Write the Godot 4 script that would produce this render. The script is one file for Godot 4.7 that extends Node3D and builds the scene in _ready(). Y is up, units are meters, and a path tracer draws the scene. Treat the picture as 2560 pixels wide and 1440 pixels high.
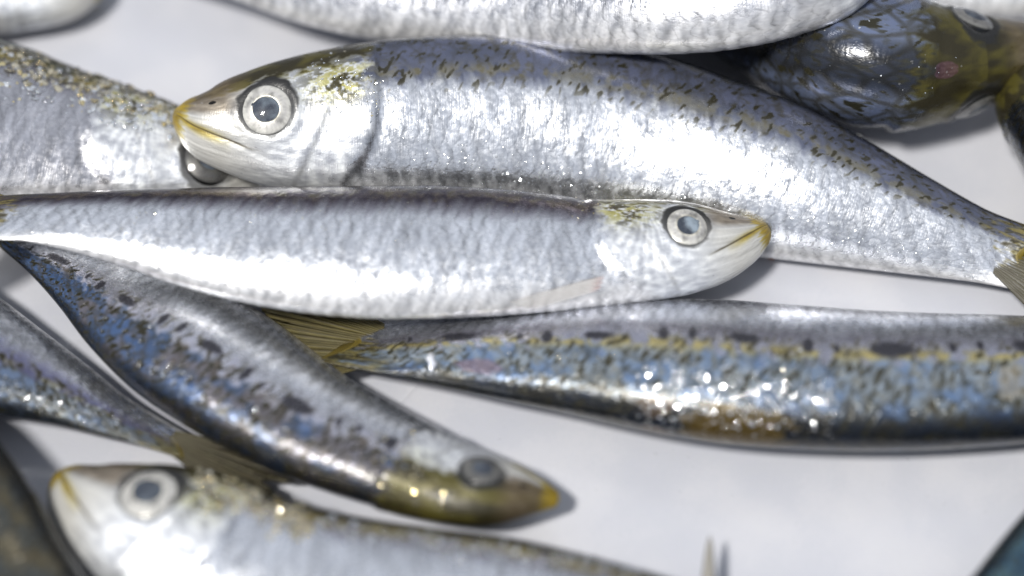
extends Node3D
# Fresh sardines laid out on a wet slab of pale marble. Metres, y up; x runs along the slab, z towards the viewer.

const PX := 2560.0
const PY := 1440.0
const FOCAL := 108.0
const SENSOR := 24.0
const CAM_DIST := 0.42
const CAM_PITCH := 58.0

var cam_pos: Vector3
var cam_basis: Basis
var half_y: float
var rng := RandomNumberGenerator.new()
var used := {}
var M := {}
var noise := {}
const NW := 1024
const NH := 512


func _ready() -> void:
	rng.seed = 7
	# ---------------------------------------------------------------- camera
	var pitch := deg_to_rad(CAM_PITCH)
	cam_pos = Vector3(0, sin(pitch), cos(pitch)) * CAM_DIST
	cam_basis = Basis.looking_at(-cam_pos, Vector3.UP)
	half_y = SENSOR * 0.5 / FOCAL
	var camera := Camera3D.new()
	camera.name = "camera"
	var lens := CameraAttributesPhysical.new()
	lens.frustum_focal_length = FOCAL
	lens.frustum_focus_distance = 0.4115
	lens.frustum_near = 0.05
	lens.frustum_far = 20.0
	lens.exposure_aperture = 4.8
	camera.attributes = lens
	add_child(camera)
	camera.transform = Transform3D(cam_basis, cam_pos)
	camera.current = true
	# ---------------------------------------------------------------- sky, sun, exposure
	var env := Environment.new()
	env.background_mode = Environment.BG_SKY
	var sky_material := ProceduralSkyMaterial.new()
	sky_material.sky_top_color = Color(0.72, 0.74, 0.78)
	sky_material.sky_horizon_color = Color(0.33, 0.35, 0.39)
	sky_material.sky_curve = 0.35
	sky_material.ground_bottom_color = Color(0.22, 0.22, 0.22)
	sky_material.ground_horizon_color = Color(0.34, 0.34, 0.35)
	sky_material.sun_angle_max = 1.0
	var sky := Sky.new()
	sky.sky_material = sky_material
	env.sky = sky
	env.tonemap_mode = Environment.TONE_MAPPER_LINEAR
	env.tonemap_exposure = 1.28
	env.sdfgi_enabled = true
	env.ssao_enabled = true
	env.ssil_enabled = true
	var world := WorldEnvironment.new()
	world.name = "world"
	world.environment = env
	add_child(world)
	var sun := DirectionalLight3D.new()
	sun.name = "sun"
	sun.light_energy = 1.15
	sun.light_angular_distance = 8.0
	sun.light_color = Color(1.0, 0.985, 0.96)
	sun.shadow_enabled = true
	add_child(sun)
	sun.transform = Transform3D(Basis.looking_at(-Vector3(-0.34, 1.0, 0.40).normalized(), Vector3.BACK), Vector3(0, 1, 0))
	# ---------------------------------------------------------------- the rest
	grain_noise.frequency = 0.35
	grain_noise.seed = 5
	make_noises()
	make_materials()
	build_slab()
	build_all_fish()
	build_small_things()


# ==================================================================== picture <-> place
func ray(p: Vector2) -> Vector3:
	var x := (p.x / PX * 2.0 - 1.0) * half_y * PX / PY
	var y := (1.0 - p.y / PY * 2.0) * half_y
	return (cam_basis * Vector3(x, y, -1.0)).normalized()


func at_height(p: Vector2, y: float) -> Vector3:
	var d := ray(p)
	return cam_pos + d * ((y - cam_pos.y) / d.y)


func to_px(w: Vector3) -> Vector2:
	var q := (w - cam_pos) * cam_basis
	return Vector2((q.x / -q.z / (half_y * PX / PY) * 0.5 + 0.5) * PX, (0.5 - q.y / -q.z / half_y * 0.5) * PY)


# ==================================================================== naming
func numbered(called: String) -> String:
	var n: int = used.get(called, 0)
	used[called] = n + 1
	return called if n == 0 else "%s_%03d" % [called, n]


func thing(called: String, label: String, category: String, group := "") -> Node3D:
	var o := Node3D.new()
	o.name = numbered(called)
	tag(o, label, category, group)
	add_child(o)
	return o


func tag(o: Node3D, label: String, category: String, group := "") -> void:
	o.set_meta("label", label)
	o.set_meta("category", category)
	if group:
		o.set_meta("group", group)


func part(called: String, mesh: Mesh, material: Material, parent: Node3D) -> MeshInstance3D:
	var o := MeshInstance3D.new()
	o.name = called
	o.mesh = mesh
	o.material_override = null
	for k in mesh.get_surface_count():
		o.set_surface_override_material(k, material)
	parent.add_child(o, true)
	return o


# ==================================================================== noise and materials
func noise_bytes(kind: int, freq: float, octaves: int, seed_: int, sx := 1, sy := 1, ret := -1) -> PackedByteArray:
	# a native noise picture, stretched sx / sy times along the body / round the body
	var n := FastNoiseLite.new()
	n.noise_type = kind
	n.frequency = freq
	n.seed = seed_
	n.fractal_octaves = octaves
	if octaves <= 1:
		n.fractal_type = FastNoiseLite.FRACTAL_NONE
	if ret >= 0:
		n.cellular_return_type = ret
	var im := n.get_image(NW / sx, NH / sy, false, false, true)
	if sx > 1 or sy > 1:
		im.resize(NW, NH, Image.INTERPOLATE_CUBIC)
	im.convert(Image.FORMAT_L8)
	return im.get_data()


func make_noises() -> void:
	noise.coarse = noise_bytes(FastNoiseLite.TYPE_SIMPLEX_SMOOTH, 0.012, 3, 3)
	noise.mid = noise_bytes(FastNoiseLite.TYPE_SIMPLEX_SMOOTH, 0.035, 3, 5)
	noise.fine = noise_bytes(FastNoiseLite.TYPE_SIMPLEX_SMOOTH, 0.12, 2, 8)
	noise.streak = noise_bytes(FastNoiseLite.TYPE_SIMPLEX_SMOOTH, 0.055, 2, 11, 1, 8)
	noise.dash = noise_bytes(FastNoiseLite.TYPE_SIMPLEX_SMOOTH, 0.085, 2, 13, 1, 3)
	noise.scale = noise_bytes(FastNoiseLite.TYPE_CELLULAR, 0.05, 1, 17, 1, 2, FastNoiseLite.RETURN_DISTANCE2_SUB)
	noise.along = noise_bytes(FastNoiseLite.TYPE_SIMPLEX_SMOOTH, 0.05, 2, 19, 6, 1)


func normal_picture(freq: float, strength: float, seed_: int, w: int, h: int, kind := FastNoiseLite.TYPE_CELLULAR) -> Texture2D:
	var n := FastNoiseLite.new()
	n.noise_type = kind
	n.frequency = freq
	n.seed = seed_
	n.fractal_octaves = 2
	n.cellular_return_type = FastNoiseLite.RETURN_DISTANCE
	var im := n.get_seamless_image(w, h)
	im.convert(Image.FORMAT_RGBA8)
	im.bump_map_to_normal_map(strength)
	return ImageTexture.create_from_image(im)


func hair_normal() -> Texture2D:
	# fine streaks running round the body over a finer grain
	var n := FastNoiseLite.new()
	n.noise_type = FastNoiseLite.TYPE_SIMPLEX_SMOOTH
	n.frequency = 0.20
	n.seed = 31
	n.fractal_octaves = 2
	var a := n.get_image(2048, 128)
	a.resize(2048, 1024, Image.INTERPOLATE_CUBIC)
	n.frequency = 0.24
	n.seed = 33
	var b := n.get_image(2048, 1024)
	a.convert(Image.FORMAT_RGBA8)
	b.convert(Image.FORMAT_RGBA8)
	mix_into(a, b)
	a.bump_map_to_normal_map(3.2)
	return ImageTexture.create_from_image(a)


func mix_into(a: Image, b: Image) -> void:
	var da := a.get_data()
	var db := b.get_data()
	var i := 0
	var n := da.size()
	while i < n:
		var v := (da[i] * 5 + db[i] * 4) / 9
		da[i] = v
		da[i + 1] = v
		da[i + 2] = v
		i += 4
	a.set_data(a.get_width(), a.get_height(), false, Image.FORMAT_RGBA8, da)


func plain(albedo: Color, rough: float, metal := 0.0) -> StandardMaterial3D:
	var m := StandardMaterial3D.new()
	m.albedo_color = albedo
	m.roughness = rough
	m.metallic = metal
	return m


func make_materials() -> void:
	M.skin_normal = hair_normal()
	# wet marble
	var slab := StandardMaterial3D.new()
	var n := FastNoiseLite.new()
	n.noise_type = FastNoiseLite.TYPE_SIMPLEX_SMOOTH
	n.frequency = 0.004
	n.fractal_octaves = 5
	n.seed = 41
	var ramp := Gradient.new()
	ramp.offsets = PackedFloat32Array([0.0, 0.42, 0.6, 1.0])
	ramp.colors = PackedColorArray([Color(0.66, 0.668, 0.70), Color(0.675, 0.682, 0.71), Color(0.69, 0.695, 0.72), Color(0.71, 0.713, 0.732)])
	var veins := n.get_seamless_image(1024, 1024)
	var img := Image.create(1024, 1024, false, Image.FORMAT_RGB8)
	var grain := FastNoiseLite.new()
	grain.frequency = 0.09
	grain.seed = 43
	grain.fractal_octaves = 3
	var grains := grain.get_seamless_image(1024, 1024)
	veins.convert(Image.FORMAT_L8)
	grains.convert(Image.FORMAT_L8)
	var va := veins.get_data()
	var ga := grains.get_data()
	var px := PackedByteArray()
	px.resize(1024 * 1024 * 3)
	var lut := PackedByteArray()
	for i in 256:
		var lc := ramp.sample(i / 255.0)
		lut.append_array(PackedByteArray([int(lc.r * 255.0), int(lc.g * 255.0), int(lc.b * 255.0)]))
	for i in 1024 * 1024:
		var c := clampi(va[i] + (ga[i] - 128) / 5, 0, 255) * 3
		px[i * 3] = lut[c]
		px[i * 3 + 1] = lut[c + 1]
		px[i * 3 + 2] = lut[c + 2]
	img = Image.create_from_data(1024, 1024, false, Image.FORMAT_RGB8, px)
	slab.albedo_texture = ImageTexture.create_from_image(img)
	slab.uv1_triplanar = true
	slab.uv1_world_triplanar = true
	slab.uv1_scale = Vector3(9, 9, 9)
	slab.roughness = 0.2
	slab.metallic_specular = 0.5
	M.slab = slab
	# fins: thin, dusky, let light through
	var fin := plain(Color.WHITE, 0.5)
	fin.metallic_specular = 0.3
	fin.vertex_color_use_as_albedo = true
	fin.transparency = BaseMaterial3D.TRANSPARENCY_ALPHA
	fin.backlight_enabled = true
	fin.backlight = Color(0.35, 0.34, 0.3)
	M.fin = fin
	# eyes
	var iris := plain(Color.WHITE, 0.34, 0.4)
	iris.vertex_color_use_as_albedo = true
	iris.clearcoat_enabled = true
	iris.clearcoat = 0.2
	iris.clearcoat_roughness = 0.05
	M.iris = iris
	var pupil := plain(Color.WHITE, 0.35)
	pupil.vertex_color_use_as_albedo = true
	pupil.metallic_specular = 0.2
	M.pupil = pupil
	var clear := plain(Color(1, 1, 1, 0.03), 0.03)
	clear.metallic_specular = 0.33
	clear.transparency = BaseMaterial3D.TRANSPARENCY_ALPHA
	M.clear = clear
	M.flake = plain(Color(0.88, 0.89, 0.92), 0.25, 0.4)
	M.crumb = plain(Color(0.62, 0.36, 0.10), 0.5)


# ==================================================================== slab
func build_slab() -> void:
	var o := MeshInstance3D.new()
	o.name = "marble_slab"
	var box := BoxMesh.new()
	box.size = Vector3(1.6, 0.03, 1.2)
	o.mesh = box
	o.position = Vector3(0, -0.015, 0)
	o.set_surface_override_material(0, M.slab)
	o.set_meta("kind", "structure")
	o.set_meta("label", "pale grey white wet marble slab under the fish")
	o.set_meta("category", "slab")
	add_child(o)


# ==================================================================== fish
func sstep(a: float, b: float, x: float) -> float:
	var k := clampf((x - a) / (b - a), 0.0, 1.0)
	return k * k * (3.0 - 2.0 * k)


func spline(v: Array, x: float) -> Variant:
	# Catmull-Rom through v at whole numbers
	var n := v.size()
	var i := clampi(int(floor(x)), 0, n - 2)
	var f := x - i
	var p0 = v[maxi(i - 1, 0)]
	var p1 = v[i]
	var p2 = v[i + 1]
	var p3 = v[mini(i + 2, n - 1)]
	return 0.5 * ((p1 * 2.0) + (p2 - p0) * f + (p0 * 2.0 - p1 * 5.0 + p2 * 4.0 - p3) * f * f + (p1 * 3.0 - p0 - p2 * 3.0 + p3) * f * f * f)


func thickness(t: float) -> float:
	# sideways half width over back-to-belly half height along the body
	var k := [0.72, 0.66, 0.60, 0.58, 0.57, 0.56, 0.55, 0.53, 0.5, 0.40, 0.07]
	return spline(k, clampf(t, 0.0, 1.0) * 10.0)


func section(alpha: float) -> Vector2:
	# unit outline: x sideways (towards the flank seen), y towards the back
	var c := -cos(alpha)
	return Vector2(sin(alpha) * (0.97 + 0.10 * c - 0.05 * c * c), c)


func frame_at(F: Dictionary, t: float) -> Dictionary:
	# centre, half height and axes of the body at t (0 snout .. 1 tail base)
	var s: float = 0.0
	var ts: Array = F.ts
	var n := ts.size()
	var lo := 0
	while lo < n - 2 and ts[lo + 1] < t:
		lo += 1
	s = lo + (t - ts[lo]) / maxf(ts[lo + 1] - ts[lo], 1e-6)
	s = clampf(s, 0.0, n - 1.0)
	var p: Vector3 = spline(F.cs, s)
	var e := 0.02
	var q0: Vector3 = spline(F.cs, clampf(s - e, 0, n - 1))
	var q1: Vector3 = spline(F.cs, clampf(s + e, 0, n - 1))
	var tan := (q1 - q0).normalized()
	var roll: float = deg_to_rad(spline(F.rolls, s))
	var h: Vector3 = Vector3.UP.cross(tan).normalized() * float(F.side)
	var up := tan.cross(h).normalized()
	if up.y < 0:
		up = -up
	return {"p": p, "tan": tan, "a": maxf(spline(F.as_, s), 0.00002), "dv": h * cos(roll) + up * sin(roll), "lat": -h * sin(roll) + up * cos(roll)}


func solve_fish(F: Dictionary) -> void:
	# size and place each cross-section so that its outline meets the two edge points, while the body rests at its height above the slab
	var e: Array = F.edges
	var n := e.size()
	var cs := []
	var as_ := []
	var rolls := []
	for i in n:
		var m: Vector2 = (Vector2(e[i][0], e[i][1]) + Vector2(e[i][2], e[i][3])) * 0.5
		cs.append(at_height(m, 0.006))
		as_.append(0.008)
		var f := i / float(n - 1)
		rolls.append(lerpf(F.roll[0], F.roll[1], sstep(0.0, 1.0, f)) if F.roll is Array else float(F.roll))
	F.cs = cs
	F.as_ = as_
	F.rolls = rolls
	for it in 7:
		# arc length
		var ts := [0.0]
		for i in range(1, n):
			ts.append(ts[i - 1] + (cs[i] - cs[i - 1]).length())
		F.length = ts[n - 1] * 1.0
		for i in n:
			ts[i] /= F.length
		F.ts = ts
		# which way the back points
		var mid := n / 2
		var tan0: Vector3 = (cs[mid + 1] - cs[mid - 1]).normalized()
		var h0 := Vector3.UP.cross(tan0).normalized()
		var dpx := to_px(cs[mid] + h0 * 0.005) - to_px(cs[mid])
		F.side = 1.0 if dpx.dot(Vector2(e[mid][0] - e[mid][2], e[mid][1] - e[mid][3])) > 0 else -1.0
		var rest := []
		var most := 0.0
		for i in n:
			var fr := frame_at(F, ts[i])
			var low := 1e9
			var hi := -1e9
			var lo_e := 1e9
			var ed := Vector2(e[i][0] - e[i][2], e[i][1] - e[i][3])
			var want := ed.length()
			ed /= want
			var b: float = fr.a * thickness(ts[i]) * F.fat
			for k in 32:
				var q := section(TAU * k / 32.0)
				var w: Vector3 = fr.p + fr.lat * q.x * b + fr.dv * q.y * fr.a
				low = minf(low, w.y - fr.p.y)
				var d := to_px(w).dot(ed)
				hi = maxf(hi, d)
				lo_e = minf(lo_e, d)
			var got := hi - lo_e
			as_[i] = maxf(fr.a * want / got, 0.0001)
			# shift in the picture so that the two outlines agree
			var shift := (Vector2(e[i][0], e[i][1]).dot(ed) + Vector2(e[i][2], e[i][3]).dot(ed)) * 0.5 - (hi + lo_e) * 0.5
			var mid_px := (Vector2(e[i][0], e[i][1]) + Vector2(e[i][2], e[i][3])) * 0.5
			var now := to_px(fr.p)
			var along := Vector2(-ed.y, ed.x)
			var goal := now + ed * shift + along * (mid_px - now).dot(along)
			rest.append(-low)
			most = maxf(most, -low)
			cs[i] = at_height(goal, fr.p.y)
		for i in n:
			var y: float = lerpf(rest[i], most, F.stiff) + lift_at(F, ts[i])
			var g := to_px(cs[i])
			cs[i] = at_height(g, y)


func lift_at(F: Dictionary, t: float) -> float:
	var l = F.lift
	if l is Array:
		return spline(l, t * (l.size() - 1.0)) * 0.001
	return float(l) * 0.001


func gill_edge(c: float) -> float:
	return 0.232 - (0.045 if c < 0.12 else -0.01) * (c - 0.12) * (c - 0.12)


func relief(F: Dictionary, t: float, c: float, alpha: float) -> float:
	# how far the skin stands proud of the smooth body, as a share of the half height
	var d := 0.0
	if t < 0.30:
		var g := t - gill_edge(c)
		var side := 1.0 - sstep(0.80, 0.97, absf(c))
		if g < 0.0:
			d += 0.06 * sstep(-0.09, -0.004, g) * side
		else:
			d += 0.06 * (1.0 - sstep(0.0, 0.005, g)) * side
			d -= 0.012 * (1.0 - sstep(0.004, 0.03, g)) * side
		# front gill plate ridge
		var pre := 0.168 + 0.04 * c
		d += 0.026 * exp(-pow((t - pre) / 0.005, 2.0)) * sstep(0.35, 0.1, c) * sstep(-0.95, -0.7, c)
		# upper jaw plate: ends in a rounded edge below the eye
		var jaw := -0.02 - t * 5.2
		var j := c - jaw
		if t < 0.115:
			d -= 0.030 * exp(-pow(j / 0.05, 2.0)) * sstep(0.0, 0.012, t) * (1.0 - sstep(0.095, 0.115, t))
			d += 0.016 * sstep(0.0, 0.08, j) * (1.0 - sstep(0.08, 0.30, j)) * (1.0 - sstep(0.09, 0.115, t))
		# eye socket
		var dx: float = (t - F.eye.x) * F.length
		var dy: float = (c - F.eye.y) * F.head_a
		var r: float = sqrt(dx * dx + dy * dy) / float(F.eye_r)
		d += 0.03 * exp(-pow((r - 1.12) / 0.16, 2.0))
		d -= 0.05 * (1.0 - sstep(0.7, 1.02, r))
	# soft ripples of the flesh
	if t > 0.2:
		var w: float = sin(t * 210.0 + absf(c - 0.1) * 7.0 + F.seed) * 0.5 + sin(t * 67.0 + c * 5.0 + F.seed * 2.0)
		d += 0.0035 * w * (1.0 - c * c) * sstep(0.2, 0.3, t) * F.ripple
		d += 0.012 * sin(t * 23.0 + c * 2.0 + F.seed * 3.0) * (1.0 - c * c) * sstep(0.22, 0.4, t) * F.ripple
	# keel of belly scutes
	if c < -0.93 and t > 0.2 and t < 0.72:
		d += 0.02 * fposmod(t * 62.0, 1.0) * sstep(-0.93, -0.99, c)
	return d


func skin_point(F: Dictionary, fr: Dictionary, t: float, alpha: float) -> Vector3:
	var q := section(alpha)
	var b: float = fr.a * thickness(t) * F.fat
	var d := relief(F, t, q.y, alpha)
	var out := Vector2(q.x * thickness(t), q.y).normalized()
	var sheath := 0.0
	if t > 0.94:
		sheath = sstep(0.94, 1.0, t) * (pow(absf(q.y), 1.5) * 1.1 - 0.35)
	return fr.p + fr.tan * (fr.a * sheath) + fr.lat * (q.x * b + out.x * d * fr.a) + fr.dv * (q.y * fr.a + out.y * d * fr.a * 0.6)


func body_mesh(F: Dictionary, N: int, R: int) -> ArrayMesh:
	var pos := PackedVector3Array()
	var uv := PackedVector2Array()
	var idx := PackedInt32Array()
	var t_of := []
	for i in N + 1:
		var f := i / float(N)
		# crowd the rings in the head
		t_of.append(0.26 * pow(f / 0.45, 1.25) if f < 0.45 else 0.26 + 0.74 * (f - 0.45) / 0.55)
	for i in N + 1:
		var t: float = t_of[i]
		var fr := frame_at(F, t)
		for j in R + 1:
			var v := j / float(R)
			pos.append(skin_point(F, fr, t, TAU * v))
			uv.append(Vector2(t, v))
	var W := R + 1
	var flip := false
	var a0 := pos[(N / 2) * W + R / 4]
	var ctr: Vector3 = frame_at(F, t_of[N / 2]).p
	var nn := (pos[(N / 2 + 1) * W + R / 4] - a0).cross(pos[(N / 2) * W + R / 4 + 1] - a0)
	flip = nn.dot(a0 - ctr) > 0
	for i in N:
		for j in R:
			var a := i * W + j
			var b := a + 1
			var c := a + W
			var d := c + 1
			if flip:
				idx.append_array([a, b, c, b, d, c])
			else:
				idx.append_array([a, c, b, b, c, d])
	# closing caps
	for endi in [0, N]:
		var fr := frame_at(F, t_of[endi])
		var ci := pos.size()
		pos.append(fr.p + fr.tan * (fr.a * (-0.35 if endi == 0 else 0.12)))
		uv.append(Vector2(t_of[endi], 0.5))
		for j in R:
			var a: int = endi * W + j
			if (endi == 0) == flip:
				idx.append_array([ci, a + 1, a])
			else:
				idx.append_array([ci, a, a + 1])
	# smooth normals, shared across the seam under the belly
	var nor := PackedVector3Array()
	nor.resize(pos.size())
	var k := 0
	while k < idx.size():
		var A := pos[idx[k]]
		var fn := (pos[idx[k + 2]] - A).cross(pos[idx[k + 1]] - A)
		nor[idx[k]] += fn
		nor[idx[k + 1]] += fn
		nor[idx[k + 2]] += fn
		k += 3
	for i in N + 1:
		var s := nor[i * W] + nor[i * W + R]
		nor[i * W] = s
		nor[i * W + R] = s
	for i in nor.size():
		nor[i] = nor[i].normalized()
	var arr := []
	arr.resize(Mesh.ARRAY_MAX)
	arr[Mesh.ARRAY_VERTEX] = pos
	arr[Mesh.ARRAY_NORMAL] = nor
	arr[Mesh.ARRAY_TEX_UV] = uv
	arr[Mesh.ARRAY_INDEX] = idx
	var m := ArrayMesh.new()
	m.add_surface_from_arrays(Mesh.PRIMITIVE_TRIANGLES, arr)
	return m


func skin_pixels(F: Dictionary) -> void:
	# colour, relief, gloss and silver of one fish's skin: u snout to tail, v belly to back
	var W: int = F.tex[0]
	var H: int = F.tex[1]
	var S: Dictionary = F.skin
	var col := PackedByteArray()
	var dat := PackedByteArray()
	col.resize(W * H * 3)
	dat.resize(W * H * 3)
	var n_coarse: PackedByteArray = noise.coarse
	var n_mid: PackedByteArray = noise.mid
	var n_fine: PackedByteArray = noise.fine
	var n_streak: PackedByteArray = noise.streak
	var n_dash: PackedByteArray = noise.dash
	var n_scale: PackedByteArray = noise.scale
	var n_along: PackedByteArray = noise.along
	var ox := int(F.seed * 137.0) % NW
	var oy := int(F.seed * 71.0) % NH
	var cb: float = S.cb
	var b1: Color = S.back1
	var b2: Color = S.back2
	var b3: Color = S.back3
	var lav: Color = S.lav
	var silver: Color = S.silver
	var gold_k: float = S.gold
	var dash_k: float = S.dash
	var spot_k: float = S.spots
	var scale_k: float = S.scale
	var hgold_k: float = S.head_gold
	var bmetal: float = S.back_metal
	var lav_w: float = S.lav_w
	var stripe_k: float = S.get("stripe", 0.0)
	var crown_k: float = S.get("crown", 0.0)
	var tblue: float = S.get("tblue", 0.0)
	var low_v: float = S.get("low", 1.0)
	var myo_k: float = S.get("myo", 0.5)
	var dash_t: float = S.get("dash_t", 0.65)
	var spot_r: float = S.get("spot_r", 0.85)
	var eye_t: float = F.eye.x
	var eye_c: float = F.eye.y
	var length: float = F.length
	var head_a: float = F.head_a
	var eye_r: float = F.eye_r
	var patches: Array = S.get("patches", [])
	for y in H:
		var v := (y + 0.5) / H
		var c := -cos(PI * v)
		var ny := ((int(v * 420.0) + oy) % NH) * NW
		for x in W:
			var t := (x + 0.5) / W
			var at := ny + (int(t * 1024.0) + ox) % NW
			var k1 := n_coarse[at] / 255.0
			var k2 := n_mid[at] / 255.0
			var k3 := n_fine[at] / 255.0
			var ks := n_streak[ny + (int(t * 1024.0 + v * 90.0) + ox) % NW] / 255.0
			var kd := n_dash[ny + (int(t * 1024.0 - v * 120.0) + ox + NW) % NW] / 255.0
			var kc := n_scale[at] / 255.0
			# overlapping scales: each rises towards its rear edge
			var su := t * length * 430.0
			var sv := v * head_a * 2.4 * 430.0
			var row := int(sv)
			var fv := (sv - row) * 2.0 - 1.0
			var fx := su + 0.5 * (row & 1) + 0.42 * fv * fv + 0.5 * (k2 - 0.5)
			fx -= floor(fx)
			var sc := fx if fx < 0.86 else (1.0 - fx) * 6.1
			# flank
			var r := silver.r
			var g := silver.g
			var b := silver.b
			var metal := 0.93
			var rough := 0.25 + 0.2 * (k2 - 0.5) + 0.14 * (k3 - 0.5)
			var h := 0.42 * ks + 0.2 * k3 + 0.12 * k2 + 0.26 * sc
			var m := 1.0 + 0.26 * (ks - 0.5) + 0.12 * (k3 - 0.5) - (0.10 if fx > 0.9 else 0.0)
			# slanting seams between the blocks of flank muscle
			var my := t * length * 480.0 + 1.5 * absf(c - 0.12) + 0.35 * (k2 - 0.5) + 0.4 * (k1 - 0.5)
			my = absf(my - floor(my) - 0.5)
			if my < 0.26:
				var ml2 := (1.0 - my / 0.26) * myo_k * clampf(k1 * 2.2 - 0.3, 0.0, 1.0)
				m -= 0.26 * ml2
				h -= 0.16 * ml2
			# the greyer band under the back
			var w := clampf((c + 0.22 * (ks - 0.5) - (cb - lav_w)) / (lav_w * 0.8), 0.0, 1.0)
			r = lerpf(r * m, lav.r * (0.4 + 0.6 * m), w)
			g = lerpf(g * m, lav.g * (0.4 + 0.6 * m), w)
			b = lerpf(b * m, lav.b * (0.4 + 0.6 * m), w)
			# white belly
			w = clampf((-0.66 - c + 0.12 * (k2 - 0.5) + 0.1 * (ks - 0.5)) / 0.34, 0.0, 1.0)
			if w > 0.0:
				r = lerpf(r, 0.82 * m, w)
				g = lerpf(g, 0.82 * m, w)
				b = lerpf(b, 0.825 * m, w)
				metal = lerpf(metal, 0.5, w)
				rough = lerpf(rough, 0.36, w)
			# back
			w = clampf((c - cb + 0.30 * (k2 - 0.5) + 0.25 * (ks - 0.5)) / 0.16 + 0.5, 0.0, 1.0)
			if w > 0.0:
				var q := clampf((k1 - 0.35) / 0.3 + tblue * (0.55 - t), 0.0, 1.0)
				var q2 := clampf((k2 * 0.35 + k3 * 0.35 + ks * 0.3 - 0.53) / 0.14, 0.0, 1.0) * 0.55
				var e := clampf((0.26 - kc) / 0.2, 0.0, 1.0) * scale_k
				var br := lerpf(lerpf(b1.r, b2.r, q), b3.r, q2)
				var bg := lerpf(lerpf(b1.g, b2.g, q), b3.g, q2)
				var bb := lerpf(lerpf(b1.b, b2.b, q), b3.b, q2)
				br = lerpf(br, 0.17, e)
				bg = lerpf(bg, 0.155, e)
				bb = lerpf(bb, 0.11, e)
				if low_v < 1.0:
					# pale strip of scales, then the olive-blue band along the ridge
					var pl := clampf((low_v - v + 0.10 * (k2 - 0.5)) / 0.06, 0.0, 1.0) * clampf(ks * 1.6 - 0.25, 0.0, 1.0) * 0.4
					br = lerpf(br, 0.64, pl)
					bg = lerpf(bg, 0.68, pl)
					bb = lerpf(bb, 0.72, pl)
					var dl := clampf((v - low_v + 0.10 * (k2 - 0.5) + 0.08 * (ks - 0.5)) / 0.08, 0.0, 1.0) * 0.7
					br = lerpf(br, 0.17 + 0.1 * (k1 - 0.5), dl)
					bg = lerpf(bg, 0.19, dl)
					bb = lerpf(bb, 0.22 - 0.2 * (k1 - 0.5), dl)
				# ridge of the back is darkest
				var rd := clampf((c - 0.90) / 0.08, 0.0, 1.0) * 0.55
				r = lerpf(r, br * (1.0 - rd), w)
				g = lerpf(g, bg * (1.0 - rd), w)
				b = lerpf(b, bb * (1.0 - rd), w)
				metal = lerpf(metal, bmetal, w)
				rough = lerpf(rough, 0.23 + 0.2 * (k3 - 0.5), w)
				h = lerpf(h, 0.25 * k3 + 0.2 * k2 + 0.25 * minf(kc * 2.0, 1.0) + 0.3 * sc, w)
			# golden seam between back and flank
			if gold_k > 0.0:
				var dg := (c - cb + 0.02) / 0.07
				if absf(dg) < 3.0:
					w = exp(-dg * dg * 0.6) * clampf((k1 * 0.5 + k2 * 0.5 - 0.36 + 0.2 * (ks - 0.5)) / 0.15, 0.0, 1.0) * gold_k * 0.8
					r = lerpf(r, 0.66, w)
					g = lerpf(g, 0.60, w)
					b = lerpf(b, 0.36, w)
			if stripe_k > 0.0:
				var dq := (c - cb + 0.26 + 0.1 * (ks - 0.5) + 0.08 * (k2 - 0.5)) / 0.12
				if absf(dq) < 2.5:
					w = exp(-dq * dq) * stripe_k * clampf(0.35 + k1, 0.0, 1.0)
					r = lerpf(r, 0.27, w)
					g = lerpf(g, 0.26, w)
					b = lerpf(b, 0.30, w)
					metal = lerpf(metal, 0.6, w)
			# dark dashes along the scale edges
			if c > cb - 0.32:
				w = clampf((kd - dash_t + 0.14 * (k3 - 0.5)) / 0.05, 0.0, 1.0) * clampf((c - cb + 0.32) / 0.2, 0.0, 1.0) * dash_k * clampf((k1 - 0.25) / 0.2, 0.0, 1.0)
				r = lerpf(r, 0.145, w)
				g = lerpf(g, 0.135, w)
				b = lerpf(b, 0.08, w)
				metal = lerpf(metal, 0.2, w)
				h -= 0.4 * w
			# row of dark blotches high on the flank
			if spot_k > 0.0 and t > 0.24 and t < 0.93:
				var ph := t * 19.0 + 0.35 * sin(t * 40.0)
				var dxs: float = (ph - floor(ph) - 0.5) / 19.0 * length * 1000.0
				var dys := (c - (cb - 0.14) - 0.05 * sin(floor(ph) * 7.3)) * head_a * 1000.0
				var sz := spot_r * (1.0 + 0.3 * sin(floor(ph) * 3.7))
				w = (1.0 - clampf((sqrt(dxs * dxs * 0.7 + dys * dys) / sz + 0.35 * (k3 - 0.5) - 0.6) / 0.45, 0.0, 1.0)) * spot_k
				if w > 0.0:
					r = lerpf(r, 0.20, w)
					g = lerpf(g, 0.20, w)
					b = lerpf(b, 0.225, w)
					metal = lerpf(metal, 0.4, w)
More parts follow.
